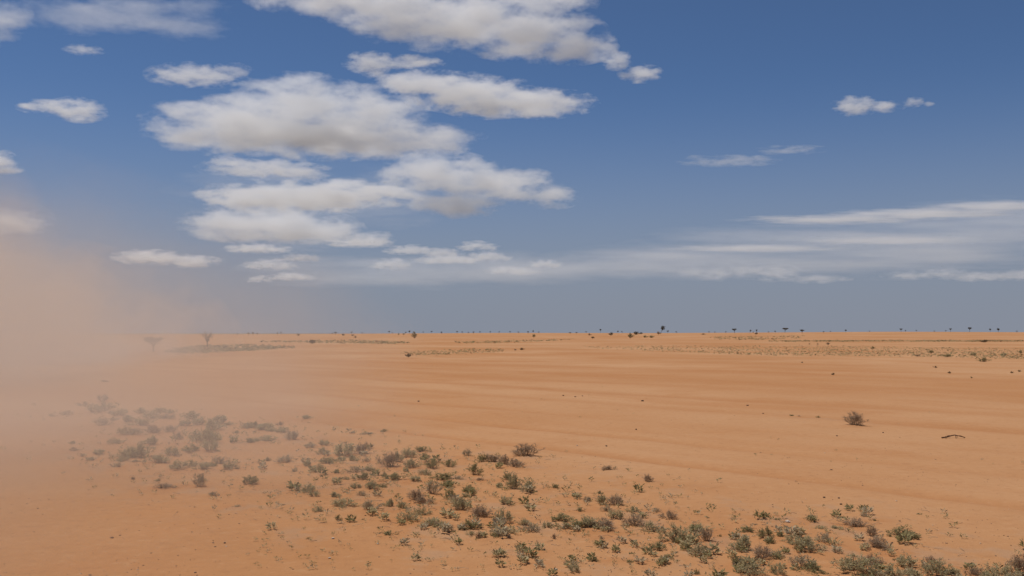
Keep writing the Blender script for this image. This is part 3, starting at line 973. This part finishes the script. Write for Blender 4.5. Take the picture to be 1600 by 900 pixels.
cloud("largest white cloud bank hanging from the upper edge of the sky", [(600, 5, 120, 45), (720, 35, 130, 48), (830, 55, 110, 42), (500, 0, 110, 28), (890, 75, 70, 26), (850, 0, 80, 30), (640, 45, 90, 26)])
cloud("small ragged cloud trailing from the end of the largest bank", [(965, 95, 26, 18), (1000, 115, 34, 14), (955, 62, 10, 7)], tau=1.25)
cloud("long cloud just beneath the largest bank", [(650, 128, 80, 20), (730, 145, 100, 30), (830, 162, 95, 24), (760, 165, 70, 20)])
cloud("ragged small cloud over the long cloud's near end", [(582, 100, 44, 19), (650, 97, 46, 12)], tau=1.25)
cloud("broad domed cloud, widest in the middle of the cloud group", [(470, 160, 105, 42), (390, 195, 150, 40), (570, 178, 110, 40), (520, 218, 215, 32), (330, 215, 95, 26), (440, 205, 190, 38), (650, 225, 95, 20)])
cloud("bright-topped cloud below the broad domed one, with a drooping end", [(680, 272, 95, 34), (770, 288, 95, 30), (860, 306, 48, 20), (715, 322, 70, 20)])
cloud("flat layered cloud under the broad domed one", [(480, 308, 158, 24), (530, 303, 95, 20), (390, 312, 85, 20)])
cloud("low flat cloud at the foot of the stack, brightest at its dust side", [(420, 353, 130, 28), (350, 350, 62, 22), (480, 362, 85, 23)])
cloud("thin broken cloud strip between the domed and the layered cloud", [(400, 264, 85, 16), (355, 253, 30, 11), (465, 268, 55, 14)], tau=0.80)
cloud("small grey cloud above the broad domed one's dust side", [(310, 118, 75, 19), (280, 122, 48, 14)], tau=.8)
cloud("small wedge-shaped cloud above the dust", [(118, 172, 46, 19), (75, 168, 46, 12)], tau=1.30)
cloud("bright cloud cut by the frame's upper corner above the dust", [(8, 25, 38, 40), (-40, 30, 60, 44)])
cloud("small bright cloud cut by the frame just above the dust", [(2, 255, 24, 20), (10, 266, 28, 8), (-30, 255, 40, 24)])
cloud("faint cloud fading into the upper dust", [(20, 345, 60, 20), (-40, 350, 70, 22)], tau=1.00)
cloud("long low cloud showing dimly through the dust", [(235, 402, 55, 12), (300, 408, 44, 10)], tau=1.50)
cloud("small lone cloud by itself in the open blue", [(1337, 166, 37, 15), (1382, 167, 30, 9)], tau=1.1)
cloud("wisp of cloud beside the lone small cloud", [(1428, 160, 17, 8), (1452, 162, 10, 5)], tau=0.60)
cloud("pale veil of cloud across the upper corner above the dust", [(150, 22, 130, 32), (270, 40, 110, 24), (240, 12, 120, 22)], tau=0.35, base=2500, stretch=(.22, .22, 1.0), soft=.8, depth=.5)
cloud("tiny faint cloud under the pale veil", [(130, 78, 30, 9)], tau=0.45)
cloud("faint wisp of cloud in the open blue above the broad veil", [(1140, 252, 75, 10), (1235, 234, 55, 8)], tau=0.20, base=2500, stretch=(.2, .2, 1.), soft=.8)
cloud("broad layered veil of cloud filling the sky above the bare orange rise", [(1400, 385, 380, 46), (1560, 352, 260, 42), (1200, 408, 330, 30), (1750, 370, 250, 55)], tau=.52, base=2500, stretch=(.10, .3, 1.5), soft=1.0, amp=1.3, depth=.4, nsc=1.5, puffs=0)
cloud("bright long streak along the top of the broad veil", [(1300, 343, 150, 8), (1440, 334, 160, 10), (1560, 322, 120, 9)], tau=.6, base=2400, stretch=(.10, .3, 1.2), soft=.9, amp=.8, depth=.4, puffs=1)
cloud("thin second streak inside the broad veil", [(1180, 388, 160, 7), (1380, 376, 150, 7)], tau=.35, base=2400, stretch=(.10, .3, 1.2), soft=.9, amp=.8, depth=.4, puffs=1)
cloud("faint cloud film filling the gaps of the cloud stack", [(420, 300, 150, 52), (520, 330, 150, 46), (620, 300, 120, 44), (470, 372, 150, 24)], tau=.45, base=1400, stretch=(.2, .3, 1.4), soft=1.2, amp=1.1, depth=.4, nsc=1.5, puffs=1)
cloud("long low cloud bank near the skyline under the broad veil", [(1085, 426, 26, 8), (1120, 428, 36, 11), (1165, 424, 34, 12), (1215, 428, 44, 13), (1275, 436, 52, 7)], tau=.6, amp=1.2, soft=1.2)
cloud("low flat cloud near the skyline at the veil's outer end", [(1420, 430, 40, 8), (1470, 427, 40, 9), (1530, 432, 60, 8), (1600, 430, 60, 9)], tau=.5, amp=1.2, soft=1.2)
cloud("thin haze-like cloud sheet low over the middle skyline", [(640, 425, 260, 28), (820, 420, 240, 26), (480, 420, 110, 22), (980, 415, 200, 24)], tau=0.38, base=1500, stretch=(.14, .3, 1.1), soft=.9, amp=.8, depth=.4, nsc=1.3)
for k_, (px, py, rx, ry) in enumerate([(420, 413, 30, 7), (575, 372, 28, 9), (560, 379, 36, 6), (470, 402, 22, 6), (610, 412, 24, 7), (640, 390, 28, 6), (690, 394, 22, 6), (700, 405, 36, 6),
                                       (745, 384, 22, 6), (762, 400, 24, 7), (790, 422, 22, 5), (820, 424, 18, 5), (850, 412, 20, 5), (455, 432, 26, 5), (400, 388, 36, 6), (405, 436, 14, 5)]):
    order = sorted([420, 575.1, 560, 470, 610, 640, 690, 700, 745, 762, 790, 820, 850, 455, 400, 405])
    cloud(f"tiny low cloud puff near the middle skyline, {ordinal(order.index(px if px != 575 else 575.1) + 1)} counting from the dust", [(px, py, rx * 1.2, ry * 1.3), (px + rx * .7, py + ry * .3, rx * .9, ry), (px - rx * .6, py + ry * .4, rx * .9, ry * .9)],
          tau=.75, amp=1.25, group="tiny cloud puffs low in the sky")

# ------------------------------------------------------------------ dust thrown up by a vehicle ahead: a real volume on the ground
dust = volume_blob("dust", [(Vector((-34.5, 47, 2.0)), Vector((14.0, 26, 8.5)), 1.45), (Vector((-44, 76, 1)), Vector((17, 34, 9.5)), .85), (Vector((-53, 108, 1)), Vector((21, 38, 12)), .5),
                            (Vector((-46, 52, 7)), Vector((19, 28, 11.5)), .6), (Vector((-14.5, 18, -.5)), Vector((14.5, 19, 7)), 1.45)],
                   1.05, .17, (.775, .69, .605), .2, (.15, .15, .21), .95, 1.6, .25, bias=.53, voxel=70, detail=5, rough=.58)
dust["kind"], dust["label"], dust["category"] = "stuff", "tan cloud of dust drifting over the plain", "dust"
